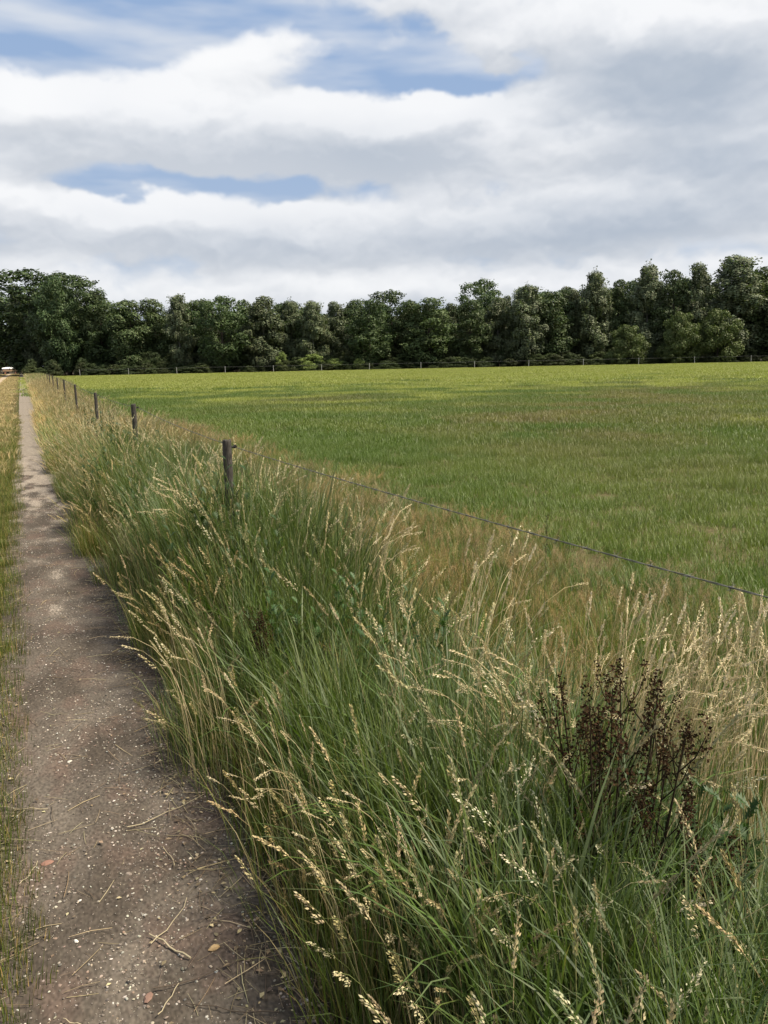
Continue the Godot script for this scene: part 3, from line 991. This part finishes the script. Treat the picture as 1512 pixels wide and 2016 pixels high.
func make_ground() -> void:
	sheet(-900, 900, 120, -900, -0.03, M.soil, "ground")
	var f := MB.new()                                        # the field, ending at the wood
	var pts := [Vector2(1.0, 30), Vector2(1.0, -143.5), Vector2(8.7, -140), Vector2(54, -121), Vector2(107, -92), Vector2(160, -55), Vector2(220, 30)]
	for p in pts: f.vert(Vector3(p.x, -0.004, p.y), Vector3.UP, Color.WHITE)
	var tris := Geometry2D.triangulate_polygon(PackedVector2Array(pts))
	for k in range(0, tris.size(), 3): f.tri(tris[k], tris[k + 1], tris[k + 2])
	tag(part("field", f.mesh(M.field), self), "", "", "", "structure")
	sheet(0.30, 1.35, 3, -240, 0.0, M.soil, "verge")
	sheet(-1.75, -0.14, 3, -240, 0.0, M.moss, "grass_strip")
	sheet(-3.9, -1.75, 3, -240, -0.002, M.sand, "sand_track")
	# the path: near part trodden over with soil, then paving slabs with open joints
	var p := Node3D.new()
	p.name = "path"
	add_child(p)
	tag(p, "", "", "", "structure")
	var m := MB.new()
	var nz := 760
	var nx := 44
	for j in nz + 1:
		for i in nx:
			var z := -0.9 - 15.0 * pow(float(j) / nz, 1.5)
			var u := float(i) / (nx - 1)
			var x := lerpf(-0.28, 0.56, u)
			m.vert(Vector3(x, path_y(x, z) - (0.02 if i == 0 or i == nx - 1 else 0.0), z), Vector3.UP, Color.WHITE, Vector2(u, (-z - 0.9) / 15.0))
	for j in nz:
		for i in nx - 1:
			var a := j * nx + i
			m.quad(a, a + 1, a + nx + 1, a + nx)
	var st := SurfaceTool.new()
	st.create_from(m.mesh(null), 0)
	st.generate_normals()
	var near := StandardMaterial3D.new()
	near.resource_name = "trodden_soil"
	near.albedo_texture = path_texture()
	near.roughness = 0.95
	near.metallic_specular = 0.25
	st.set_material(near)
	part("trodden_surface", st.commit(), p)
	R.seed = 33
	var z := -15.9
	while z > -232.0:
		var l := rr(3.2, 6.5)
		var s := MB.new()
		var rows := 9
		var top := rr(0.004, 0.016)
		for j in 2:
			for i in rows:
				var x := lerpf(-0.20, 0.375, i / (rows - 1.0))
				var zz := z - (0.0 if j == 0 else l - 0.05) + rr(-0.02, 0.02)
				s.vert(Vector3(x + rr(-0.012, 0.012), top, zz), Vector3.UP, Color.WHITE)
				s.vert(Vector3(x, top - 0.03, zz), Vector3(0, 0, 1 if j == 0 else -1), Color.WHITE)
		for i in rows - 1:
			s.quad(i * 2, i * 2 + 2, (rows + i) * 2 + 2, (rows + i) * 2)
			s.quad(i * 2 + 1, i * 2 + 3, i * 2 + 2, i * 2)
			s.quad((rows + i) * 2, (rows + i) * 2 + 2, (rows + i) * 2 + 3, (rows + i) * 2 + 1)
		for i in [0, rows - 1]:
			s.quad(i * 2, i * 2 + 1, (rows + i) * 2 + 1, (rows + i) * 2)
		part("slab", s.mesh(M.concrete), p)
		z -= l
		joints.append(z + 0.025)


func pebble(seed_: int, flat: float) -> ArrayMesh:
	R.seed = seed_
	var m := MB.new()
	var ring := []
	for k in 7:
		var a := TAU * k / 7
		ring.append(Vector3(cos(a) * rr(0.75, 1.1), 0.0, sin(a) * rr(0.75, 1.1)))
	var top := []
	for k in 7: top.append(ring[k] * rr(0.5, 0.72) + Vector3(0, flat, 0))
	for k in 7:
		var j := (k + 1) % 7
		m.flat_quad(ring[k], ring[j], top[j], top[k], Color.WHITE)
		m.flat_tri(top[k], top[j], Vector3(0, flat * 1.1, 0), Color.WHITE)
		m.flat_quad(ring[k] * 0.9 + Vector3(0, -flat * 0.6, 0), ring[j] * 0.9 + Vector3(0, -flat * 0.6, 0), ring[j], ring[k], Color.WHITE)
	return m.mesh(M.stone)


func make_litter() -> void:
	# grit trodden into the soil of the path
	var grit := Node3D.new()
	grit.name = "gravel"
	add_child(grit)
	tag(grit, "pale grit and shell chips trodden into the dark path", "gravel", "", "stuff")
	var a := pebble(1, 0.5)
	var b := pebble(2, 0.35)
	R.seed = 71
	var put := [[], []]
	var tint := [[], []]
	var shades := [Color(0.32, 0.29, 0.25), Color(0.42, 0.39, 0.34), Color(0.20, 0.17, 0.145), Color(0.22, 0.165, 0.135), Color(0.13, 0.115, 0.10), Color(0.27, 0.235, 0.19)]
	for i in 70000:
		var z := -1.1 - pow(R.randf(), 1.7) * 13.0
		var x := rr(-0.26, 0.55)
		if n_b.get_noise_2d(x * 14.0, z * 7.0) + rr(-0.5, 0.5) < -0.12: continue
		var s := 0.0010 + 0.0042 * pow(R.randf(), 4.5)
		var k := R.randi() % 2
		put[k].append(upright(Vector3(x, path_y(x, z) + s * 0.15, z), rr(0, TAU), s))
		tint[k].append(jit(shades[R.randi() % 6], 0.25))
		put[k][-1] = put[k][-1].scaled_local(Vector3(rr(0.8, 1.6), rr(0.6, 1.2), rr(0.6, 1.1)))
	scatter("chips", a, put[0], tint[0], grit)
	scatter("chips", b, put[1], tint[1], grit)
	# dead straw on the bare soil beside the path
	var lit := Node3D.new()
	lit.name = "straw_litter"
	add_child(lit)
	tag(lit, "dead straw and leaf crumbs lying along the path edges", "litter", "", "stuff")
	var sm := MB.new()
	sm.tube([Vector3(-0.5, 0, 0), Vector3(0, 0.02, 0.03), Vector3(0.5, 0, 0)], [0.009, 0.010, 0.006], 4, Color.WHITE)
	var straw := sm.mesh(M.plain)
	var lm := MB.new()
	lm.flat_quad(Vector3(-0.5, 0, 0), Vector3(0, 0.12, 0.3), Vector3(0.5, 0.02, 0), Vector3(0, 0.1, -0.26), Color.WHITE)
	var crumb := lm.mesh(M.plain)
	put = [[], []]; tint = [[], []]
	for i in 6500:
		var z := -1.0 - pow(R.randf(), 1.5) * 9.0
		var x := (rr(0.34, 0.80) if R.randf() < 0.86 else rr(-0.36, -0.16)) if R.randf() < 0.92 else rr(-0.2, 0.4)
		var k := 0 if R.randf() < 0.6 else 1
		var s := rr(0.03, 0.14) if k == 0 else rr(0.008, 0.024)
		put[k].append(Transform3D(Basis(Vector3.UP, rr(0, TAU)) * Basis(Vector3.BACK, rr(-0.08, 0.08)), Vector3(x, maxf(path_y(x, z), 0.0) + rr(0.002, 0.009), z)).scaled_local(Vector3.ONE * s))
		tint[k].append(jit(([Color(0.33, 0.28, 0.17), Color(0.20, 0.155, 0.10), Color(0.12, 0.09, 0.065)] as Array)[R.randi() % 3], 0.25))
	scatter("straws", straw, put[0], tint[0], lit)
	scatter("crumbs", crumb, put[1], tint[1], lit)
	# single stones and leaves that catch the eye
	var singles := [
		[-0.075, -2.60, 0.017, 0.25, Color(0.205, 0.115, 0.088), "stone", "flat reddish brick chip on the left half of the path"],
		[0.145, -1.87, 0.014, 0.3, Color(0.19, 0.118, 0.092), "stone", "reddish brown stone low on the path near the bottom edge"],
		[-0.01, -2.17, 0.007, 0.5, Color(0.62, 0.58, 0.52), "stone", "small white pebble alone on the dark path"],
		[0.335, -1.97, 0.013, 0.4, Color(0.42, 0.29, 0.15), "stone", "tan stone beside a dry stem at the path's grassy edge"],
		[0.37, -6.55, 0.05, 0.5, Color(0.20, 0.18, 0.15), "stone", "grey stone half sunk at the grass edge further up the path"],
		[0.16, -2.42, 0.011, 0.3, Color(0.20, 0.165, 0.14), "stone", "flat grey brown stone in the middle of the path"],
		[0.03, -3.3, 0.010, 0.3, Color(0.45, 0.42, 0.37), "stone", "pale flat chip further up the middle of the path"],
	]
	for i in singles.size():
		var s: Array = singles[i]
		var o := part(s[5], pebble(20 + i, s[3]), self, upright(Vector3(s[0], path_y(s[0], s[1]) + 0.001, s[1]), i * 1.1, s[2]))
		o.scale *= Vector3(1.3, 1.0, 0.8)
		var m: StandardMaterial3D = M.stone.duplicate()
		m.albedo_color = (s[4] as Color).linear_to_srgb()
		o.material_override = m
		tag(o, s[6], "stone")
	var stemsv := [
		[0.225, -2.03, 0.17, 2.25, "thick pale broken stem lying on the path near the grass"],
		[0.24, -2.13, 0.20, 0.95, "thin straw crossing the thick broken stem"],
		[0.33, -1.90, 0.34, 0.05, "long dark stem lying level out of the grass edge"],
		[0.19, -1.83, 0.10, 0.75, "short wavy straw below the middle of the path"],
		[-0.03, -1.86, 0.07, 2.3, "small pale wavy straw on the lower left of the path"],
		[0.02, -1.73, 0.09, 1.45, "upright-looking straw at the bottom of the path"],
		[-0.10, -1.73, 0.16, 0.95, "long straw on the mossy lower left path edge"],
		[-0.13, -2.56, 0.12, 1.2, "curved straw beside the flat reddish brick chip"],
		[0.29, -2.45, 0.12, 1.7, "straight straw lying lengthwise right of the path middle"],
		[0.33, -2.72, 0.30, 0.2, "long fluffy dry stem bending out of the grass over the path"],
		[-0.14, -2.98, 0.18, 2.5, "thin straw slanting across the left path edge"],
		[0.10, -4.35, 0.16, 2.4, "brown twig on the middle of the path further up"],
		[0.33, -1.74, 0.24, 2.7, "dark stem with a frayed end at the lower right of the path"],
	]
	for i in stemsv.size():
		var s: Array = stemsv[i]
		R.seed = 500 + i
		var m := MB.new()
		var pts := []
		var rad := []
		for k in 7:
			var t := k / 6.0 - 0.5
			pts.append(Vector3(t * s[2], 0.003 + 0.004 * sin(k * 2.0 + i) + absf(t) * 0.006, sin(t * 3.0 + i) * s[2] * 0.07 + rr(-0.002, 0.002)))
			rad.append((0.0032 if i == 0 else 0.0017) * (1.0 - 0.35 * k / 6.0))
		var dark: bool = s[4].contains("dark") or s[4].contains("brown")
		var col := Color(0.10, 0.075, 0.055) if dark else Color(0.42, 0.36, 0.24)
		m.tube(pts, rad, 5, col)
		var o := part("dry_stem", m.mesh(M.straw), self, Transform3D(Basis(Vector3.UP, s[3]), Vector3(s[0], path_y(s[0], s[1]) + 0.004, s[1])))
		tag(o, s[4], "stem", "loose stems on the path")


# ------------------------------------------------------------------ single plants
func make_plants() -> void:
	# clumps of dry seed grass: each stalk its own part
	R.seed = 900
	var stalks := []
	for k in 14:
		var st := MB.new()
		var he := MB.new()
		stalk(st, he, Vector3(0, -0.01, 0), 0.0, 1.0, rr(0.02, 0.12), [0.25, 0.5, 0.9, 1.5, 1.9][k % 5], jit(STRAW[k % 2] * Color(1.6, 1.62, 1.75), 0.12), jit(EAR[k % 3] * Color(1.3, 1.3, 1.32), 0.1), [0, 0, 3, 0, 1][k % 5], rr(0.075, 0.12), 0.0022)
		stalks.append([st.mesh(M.straw), he.mesh(M.straw)])
	var clumps := [
		[1.55, -1.62, 120, 0.80, 0.16, 0.5, "dense pale dry seed grass clump right behind the dead brown dock"],
		[1.86, -1.60, 110, 0.78, 0.18, -0.3, "dry pale stalks leaning right at the right picture edge below the wire"],
		[1.32, -1.90, 110, 0.76, 0.16, 2.6, "dry pale grass clump left of the dead brown dock"],
		[1.70, -1.92, 60, 0.78, 0.2, 0.2, "sparser dry stalks between the dock and the right picture edge"],
		[1.12, -2.35, 20, 0.78, 0.14, 2.0, "white-headed stalks among lush green blades left of the dry clumps"],
		[1.55, -2.62, 34, 0.86, 0.14, 0.4, "arched seed heads in a row right of the middle, in front of reddish grass"],
		[1.42, -3.5, 26, 0.95, 0.10, 0.2, "pale stalk bunch touching the wire near the nearest post"],
		[0.62, -2.1, 24, 0.62, 0.13, 3.1, "straw stalks leaning over the path beside the bare soil"],
		[0.72, -1.62, 26, 0.58, 0.14, 2.9, "straw coloured seed stalks at the bottom edge next to the path"],
		[0.95, -1.35, 22, 0.60, 0.16, 2.0, "seed stalks rising from the bottom edge left of the middle"],
		[1.20, -1.15, 16, 0.58, 0.16, 1.0, "thin seed stalks at the bottom edge right of the middle"],
		[0.52, -2.9, 20, 0.66, 0.10, 3.3, "drooping stalks reaching over the path edge halfway up the grass"],
		[0.92, -4.75, 34, 0.98, 0.16, 2.2, "stalks standing left of the nearest fence post"],
		[1.32, -4.9, 14, 0.95, 0.14, 0.0, "nodding seed heads just right of the nearest fence post"],
		[1.05, -1.75, 24, 0.66, 0.2, 1.7, "upright seed stalks over green blades left of the dead dock"],
		[1.75, -1.25, 14, 0.72, 0.14, 0.6, "large pale seed heads at the lower right picture edge"],
	]
	for c in clumps:
		var o := thing("seed_grass", Vector3(c[0], 0, c[1]), c[6], "grass clump", "clumps of seed grass in the verge")
		for k in c[2]:
			var a := rr(0, TAU)
			var r: float = c[4] * sqrt(R.randf())
			var s: float = c[3] * rr(0.72, 1.15)
			var v: Array = stalks[R.randi() % stalks.size()]
			var turn: float = -c[5] + rr(-1.1, 1.1)
			var st := part("stalk", v[0], o, Transform3D(Basis(Vector3(cos(a), 0, sin(a)), rr(-0.1, 0.1)) * Basis(Vector3.UP, turn), Vector3(cos(a) * r, 0, sin(a) * r)).scaled_local(Vector3(1, s, 1) if s > 1.0 else Vector3(s, s, s)))
			part("seed_head", v[1], st)
	# dead dock: dark brown stems with crowded seed clusters
	var cluster := []
	for k in 4:
		var m := MB.new()
		for i in 60:
			var t := R.randf()
			var p := Vector3(rr(-1, 1), 0, rr(-1, 1)) * 0.013 * (1.0 - t * 0.6) + Vector3(0, t * 0.085, 0)
			spikelet(m, p, Vector3(rr(-1, 1), rr(-0.4, 1.0), rr(-1, 1)).normalized(), rr(0.005, 0.010), rr(0.004, 0.007), jit(Color(0.034, 0.021, 0.012), 0.35))
		cluster.append(m.mesh(M.dead))
	var docks := [
		[1.21, -1.36, 0.82, 13, 0.20, "dead dark brown dock with a spread flat top in the right foreground"],
		[1.30, -1.22, 0.50, 5, 0.13, "lower dead dock, brown seed clusters sunk in green grass at the lower right"],
		[1.30, -3.95, 0.72, 4, 0.07, "small dead dock standing among grass below the wire's left half"],
		[0.78, -3.05, 0.58, 3, 0.06, "dark dock seed head among the lush grass near the path"],
		[1.10, -4.62, 0.86, 3, 0.06, "dark seed clusters against the foot of the nearest fence post"],
	]
	for d in docks:
		var o := thing("dead_dock", Vector3(d[0], 0, d[1]), d[5], "plant", "dead docks in the verge")
		for s in d[3]:
			var a := rr(0, TAU)
			var lean: float = rr(0.3, 1.0) * d[4]
			var hh: float = d[2] * rr(0.82, 1.02)
			var top := Vector3(cos(a) * lean, hh, sin(a) * lean)
			var root := Vector3(cos(a), 0, sin(a)) * 0.03
			var m := MB.new()
			m.tube([root, root.lerp(top, 0.5) + Vector3(rr(-1, 1), 0, rr(-1, 1)) * 0.012, top], [0.0036, 0.003, 0.0014], 5, Color(0.035, 0.024, 0.018))
			var ends := [top]
			for b in 5:
				var t := rr(0.55, 0.92)
				var q := root.lerp(top, t)
				var w := rr(0, TAU)
				var l: float = d[2] * rr(0.09, 0.2)
				var e := q + Vector3(cos(w) * l * 0.55, l, sin(w) * l * 0.55)
				m.tube([q, q.lerp(e, 0.5) + Vector3(cos(w), 0, sin(w)) * l * 0.1, e], [0.0018, 0.0015, 0.001], 4, Color(0.035, 0.024, 0.018))
				ends.append(e)
			var st := part("stem", m.mesh(M.dead), o)
			for e in ends:
				part("seed_cluster", cluster[R.randi() % 4], st, upright(e - Vector3(0, 0.05, 0), rr(0, TAU), rr(0.8, 1.3), 1.0, rr(-0.3, 0.3), rr(0, TAU)))
	# leafy green weeds: upright stems with cut leaves
	var leaves := []
	for k in 4:
		var m := MB.new()
		var col: Color = jit([Color(0.050, 0.105, 0.030), Color(0.065, 0.125, 0.035)][k % 2], 0.1)
		var n := 5
		for i in n:
			var t := float(i) / n
			var w := 0.42 * sin(PI * clampf(t + 0.18, 0, 1))
			for s in [-1, 1]:
				var p0 := Vector3(t, 0.12 * sin(t * 3.0) - t * t * 0.25, 0)
				m.flat_tri(p0, p0 + Vector3(0.28, 0.05, s * w), p0 + Vector3(0.22, -0.02, 0), col)
				m.flat_tri(p0 + Vector3(0.04, 0, 0), p0 + Vector3(0.42, 0.02, s * w * 0.55), p0 + Vector3(0.24, -0.02, 0), col)
		leaves.append(m.mesh(M.grass))
	var weeds := [
		[0.84, -4.30, 0.86, 12, 0.22, 0.75, "dark green mugwort patch left of the nearest fence post"],
		[0.98, -3.85, 0.80, 10, 0.20, 0.75, "dark green leafy weeds below the nearest fence post"],
		[1.02, -3.15, 0.66, 10, 0.20, 1.2, "bright green leafy weeds in the middle of the lush grass"],
		[1.22, -2.65, 0.64, 8, 0.18, 0.95, "green cut-leaved weeds right of the bright leafy weeds"],
		[0.62, -8.2, 0.80, 8, 0.16, 0.8, "dark leafy weed beside the path further up the verge"],
		[1.42, -1.30, 0.50, 8, 0.16, 0.9, "low leafy weeds around the foot of the dead dock"],
		[0.95, -10.6, 0.95, 8, 0.20, 0.7, "dark bushy weed below the second fence post"],
		[1.00, -4.42, 0.98, 10, 0.16, 0.8, "leafy weed standing right in front of the nearest fence post"],
		[0.80, -6.3, 0.80, 8, 0.20, 0.75, "dark weed halfway between the two nearest fence posts, path side"],
		[0.95, -7.5, 0.90, 9, 0.22, 0.65, "tallest dark weed mound left of the second fence post"],
		[0.90, -8.9, 0.92, 8, 0.22, 0.70, "brownish dark weeds just before the second fence post"],
		[0.98, -13.0, 0.95, 7, 0.22, 0.70, "small dark weed clump between second and third fence posts"],
	]
	for w in weeds:
		var o := thing("leafy_weed", Vector3(w[0], 0, w[1]), w[6], "plant", "leafy weeds in the verge")
		var mat: StandardMaterial3D = M.grass.duplicate()
		mat.albedo_color = Color(w[5] * 0.8, w[5] * 0.8, w[5] * 0.8).linear_to_srgb()
		for s in w[3]:
			var a := rr(0, TAU)
			var r: float = w[4] * sqrt(R.randf())
			var hh: float = w[2] * rr(0.75, 1.1)
			var at := Vector3(cos(a) * r, 0, sin(a) * r)
			var m := MB.new()
			var top := Vector3(rr(-0.05, 0.05), hh, rr(-0.05, 0.05))
			m.tube([Vector3.ZERO, top * 0.5 + Vector3(rr(-0.01, 0.01), 0, rr(-0.01, 0.01)), top], [0.0035, 0.003, 0.0015], 5, Color(0.07, 0.085, 0.035))
			var st := part("stem", m.mesh(M.dead), o, Transform3D(Basis(), at))
			for k in 15:
				var t := 0.22 + 0.78 * k / 14.0
				var l := part("leaf", leaves[R.randi() % 4], st, Transform3D(Basis(Vector3.UP, k * 2.4 + rr(-0.3, 0.3)) * Basis(Vector3.BACK, rr(0.1, 0.8) + t * 0.4), top * t).scaled_local(Vector3.ONE * rr(0.05, 0.085) * (1.15 - t * 0.5)))
				l.material_override = mat
	# two tall dark grass stems that stand clear of the rest
	for t in [[1.66, -2.32, 1.06, "tall dark seed stalk crossing the wire right of the middle"], [1.62, -2.42, 1.00, "second dark stalk just left of the tall one crossing the wire"]]:
		var o := thing("tall_stalk", Vector3(t[0], 0, t[1]), t[3], "stalk")
		var st := MB.new()
		var he := MB.new()
		stalk(st, he, Vector3.ZERO, rr(0, TAU), t[2], 0.04, 0.12, Color(0.09, 0.10, 0.05), Color(0.10, 0.10, 0.06), 3, 0.14, 0.0022)
		part("stem", st.mesh(M.straw), o)
		part("seed_head", he.mesh(M.straw), o)


# ------------------------------------------------------------------ far end of the path
func make_wagon() -> void:
	var o := thing("farm_wagon", Vector3(-2.3, 0, -218.0), "flat wagon with wooden sides and a white cover at the end of the path", "wagon")
	var m := MB.new()
	m.box(Vector3(-1.7, 0.62, -0.85), Vector3(1.7, 0.74, 0.85), Color(0.10, 0.08, 0.06))
	part("chassis", m.mesh(M.plain), o)
	for k in 3:
		for s in [-1, 1]:
			var b := MB.new()
			b.box(Vector3(-1.66, 0.76 + k * 0.2, s * 0.82 - 0.02), Vector3(1.66, 0.94 + k * 0.2, s * 0.82 + 0.02), Color(0.30, 0.20, 0.13))
			part("side_board", b.mesh(M.plain), o)
	for s in [-1, 1]:
		var b := MB.new()
		b.box(Vector3(s * 1.68 - 0.02, 0.76, -0.79), Vector3(s * 1.68 + 0.02, 1.34, 0.79), Color(0.28, 0.19, 0.12))
		part("end_board", b.mesh(M.plain), o)
	var c := MB.new()
	var n := 10
	var mt := 12
	for i in mt + 1:
		for k in n + 1:
			var a := PI * k / n
			var t := float(i) / mt
			var round_ := pow(sin(PI * clampf(t * 0.86 + 0.07, 0, 1)), 0.35)
			c.vert(Vector3(lerpf(-1.78, 1.78, t), 1.30 + 0.42 * sin(a) * round_ + 0.02 * sin(i * 2.1), 0.92 * cos(a)), Vector3(0, sin(a), cos(a)).normalized(), Color(0.78, 0.78, 0.78))
	for i in mt:
		for k in n:
			c.quad(i * (n + 1) + k, i * (n + 1) + k + 1, (i + 1) * (n + 1) + k + 1, (i + 1) * (n + 1) + k)
	part("cover", c.mesh(M.plain), o)
	for x in [-1.15, 1.15]:
		for s in [-1, 1]:
			var w := part("wheel", null, o, Transform3D(Basis(Vector3.RIGHT, PI / 2), Vector3(x, 0.34, s * 0.78)))
			var ty := TorusMesh.new()
			ty.inner_radius = 0.19; ty.outer_radius = 0.34; ty.rings = 20; ty.ring_segments = 8
			ty.material = flat(Color(0.02, 0.02, 0.02))
			w.mesh = ty
			var hub := CylinderMesh.new()
			hub.top_radius = 0.2; hub.bottom_radius = 0.2; hub.height = 0.1; hub.radial_segments = 16
			hub.material = flat(Color(0.25, 0.10, 0.06))
			part("rim", hub, w)
	var d := MB.new()
	d.tube([Vector3(1.7, 0.66, 0), Vector3(2.3, 0.6, 0), Vector3(2.9, 0.5, 0)], [0.05, 0.05, 0.04], 6, Color(0.03, 0.03, 0.03))
	d.tube([Vector3(2.25, 0.0, 0), Vector3(2.25, 1.2, 0), Vector3(2.3, 1.6, 0)], [0.05, 0.05, 0.14], 6, Color(0.03, 0.03, 0.03))
	part("drawbar", d.mesh(M.plain), o)
	var st := MB.new()
	st.tube([Vector3(0, -0.05, 0), Vector3(-0.02, 0.8, 0), Vector3(-0.08, 1.75, 0)], [0.07, 0.06, 0.05], 8, Color(0.6, 0.58, 0.52))
	var mk := part("marker_post", st.mesh(M.plain), self, Transform3D(Basis(), Vector3(2.1, 0, -205.0)))
	tag(mk, "thin white leaning marker post by the path near the oaks", "post")


func flat(c: Color) -> StandardMaterial3D:
	var m := StandardMaterial3D.new()
	m.albedo_color = c.linear_to_srgb()
	m.roughness = 0.8
	return m


func _ready() -> void:
	# camera: held at 1.6 m on the path, turned 24 degrees to its right, tipped down, slightly rolled
	var cam := Camera3D.new()
	cam.name = "camera"
	cam.fov = 65.4
	cam.near = 0.05
	cam.far = 3000.0
	add_child(cam)
	cam.transform = Transform3D(Basis(Vector3.UP, deg_to_rad(-23.95)) * Basis(Vector3.RIGHT, deg_to_rad(-10.8)) * Basis(Vector3.BACK, deg_to_rad(-1.2)), EYE)
	cam.current = true
	# sky of broken cloud, and a sun veiled by it: ahead, to the right, high
	var env := Environment.new()
	env.background_mode = Environment.BG_SKY
	env.sky = Sky.new()
	env.sky.sky_material = make_sky()
	env.background_energy_multiplier = 0.52
	env.tonemap_mode = Environment.TONE_MAPPER_LINEAR
	env.tonemap_exposure = 2.0
	env.sdfgi_enabled = true
	env.ssao_enabled = true
	env.ssil_enabled = true
	var we := WorldEnvironment.new()
	we.name = "surroundings"
	we.environment = env
	add_child(we)
	var sun := DirectionalLight3D.new()
	sun.name = "sun"
	sun.light_energy = 1.4
	sun.light_color = Color(1.0, 0.95, 0.86)
	sun.light_angular_distance = 8.0
	sun.shadow_enabled = true
	add_child(sun)
	var az := deg_to_rad(122.0)
	var el := deg_to_rad(54.0)
	sun.look_at_from_position(Vector3(sin(az) * cos(el), sin(el), -cos(az) * cos(el)) * 50.0, Vector3.ZERO)

	R.seed = 2024
	n_a.seed = 3; n_a.frequency = 0.06; n_a.fractal_octaves = 3
	n_b.seed = 4; n_b.frequency = 0.22; n_b.fractal_octaves = 4
	n_c.seed = 6; n_c.frequency = 0.5
	make_materials()
	make_ground()
	make_trees()
	make_fences()
	R.seed = 4711
	make_grass()
	make_plants()
	make_wagon()
	make_litter()
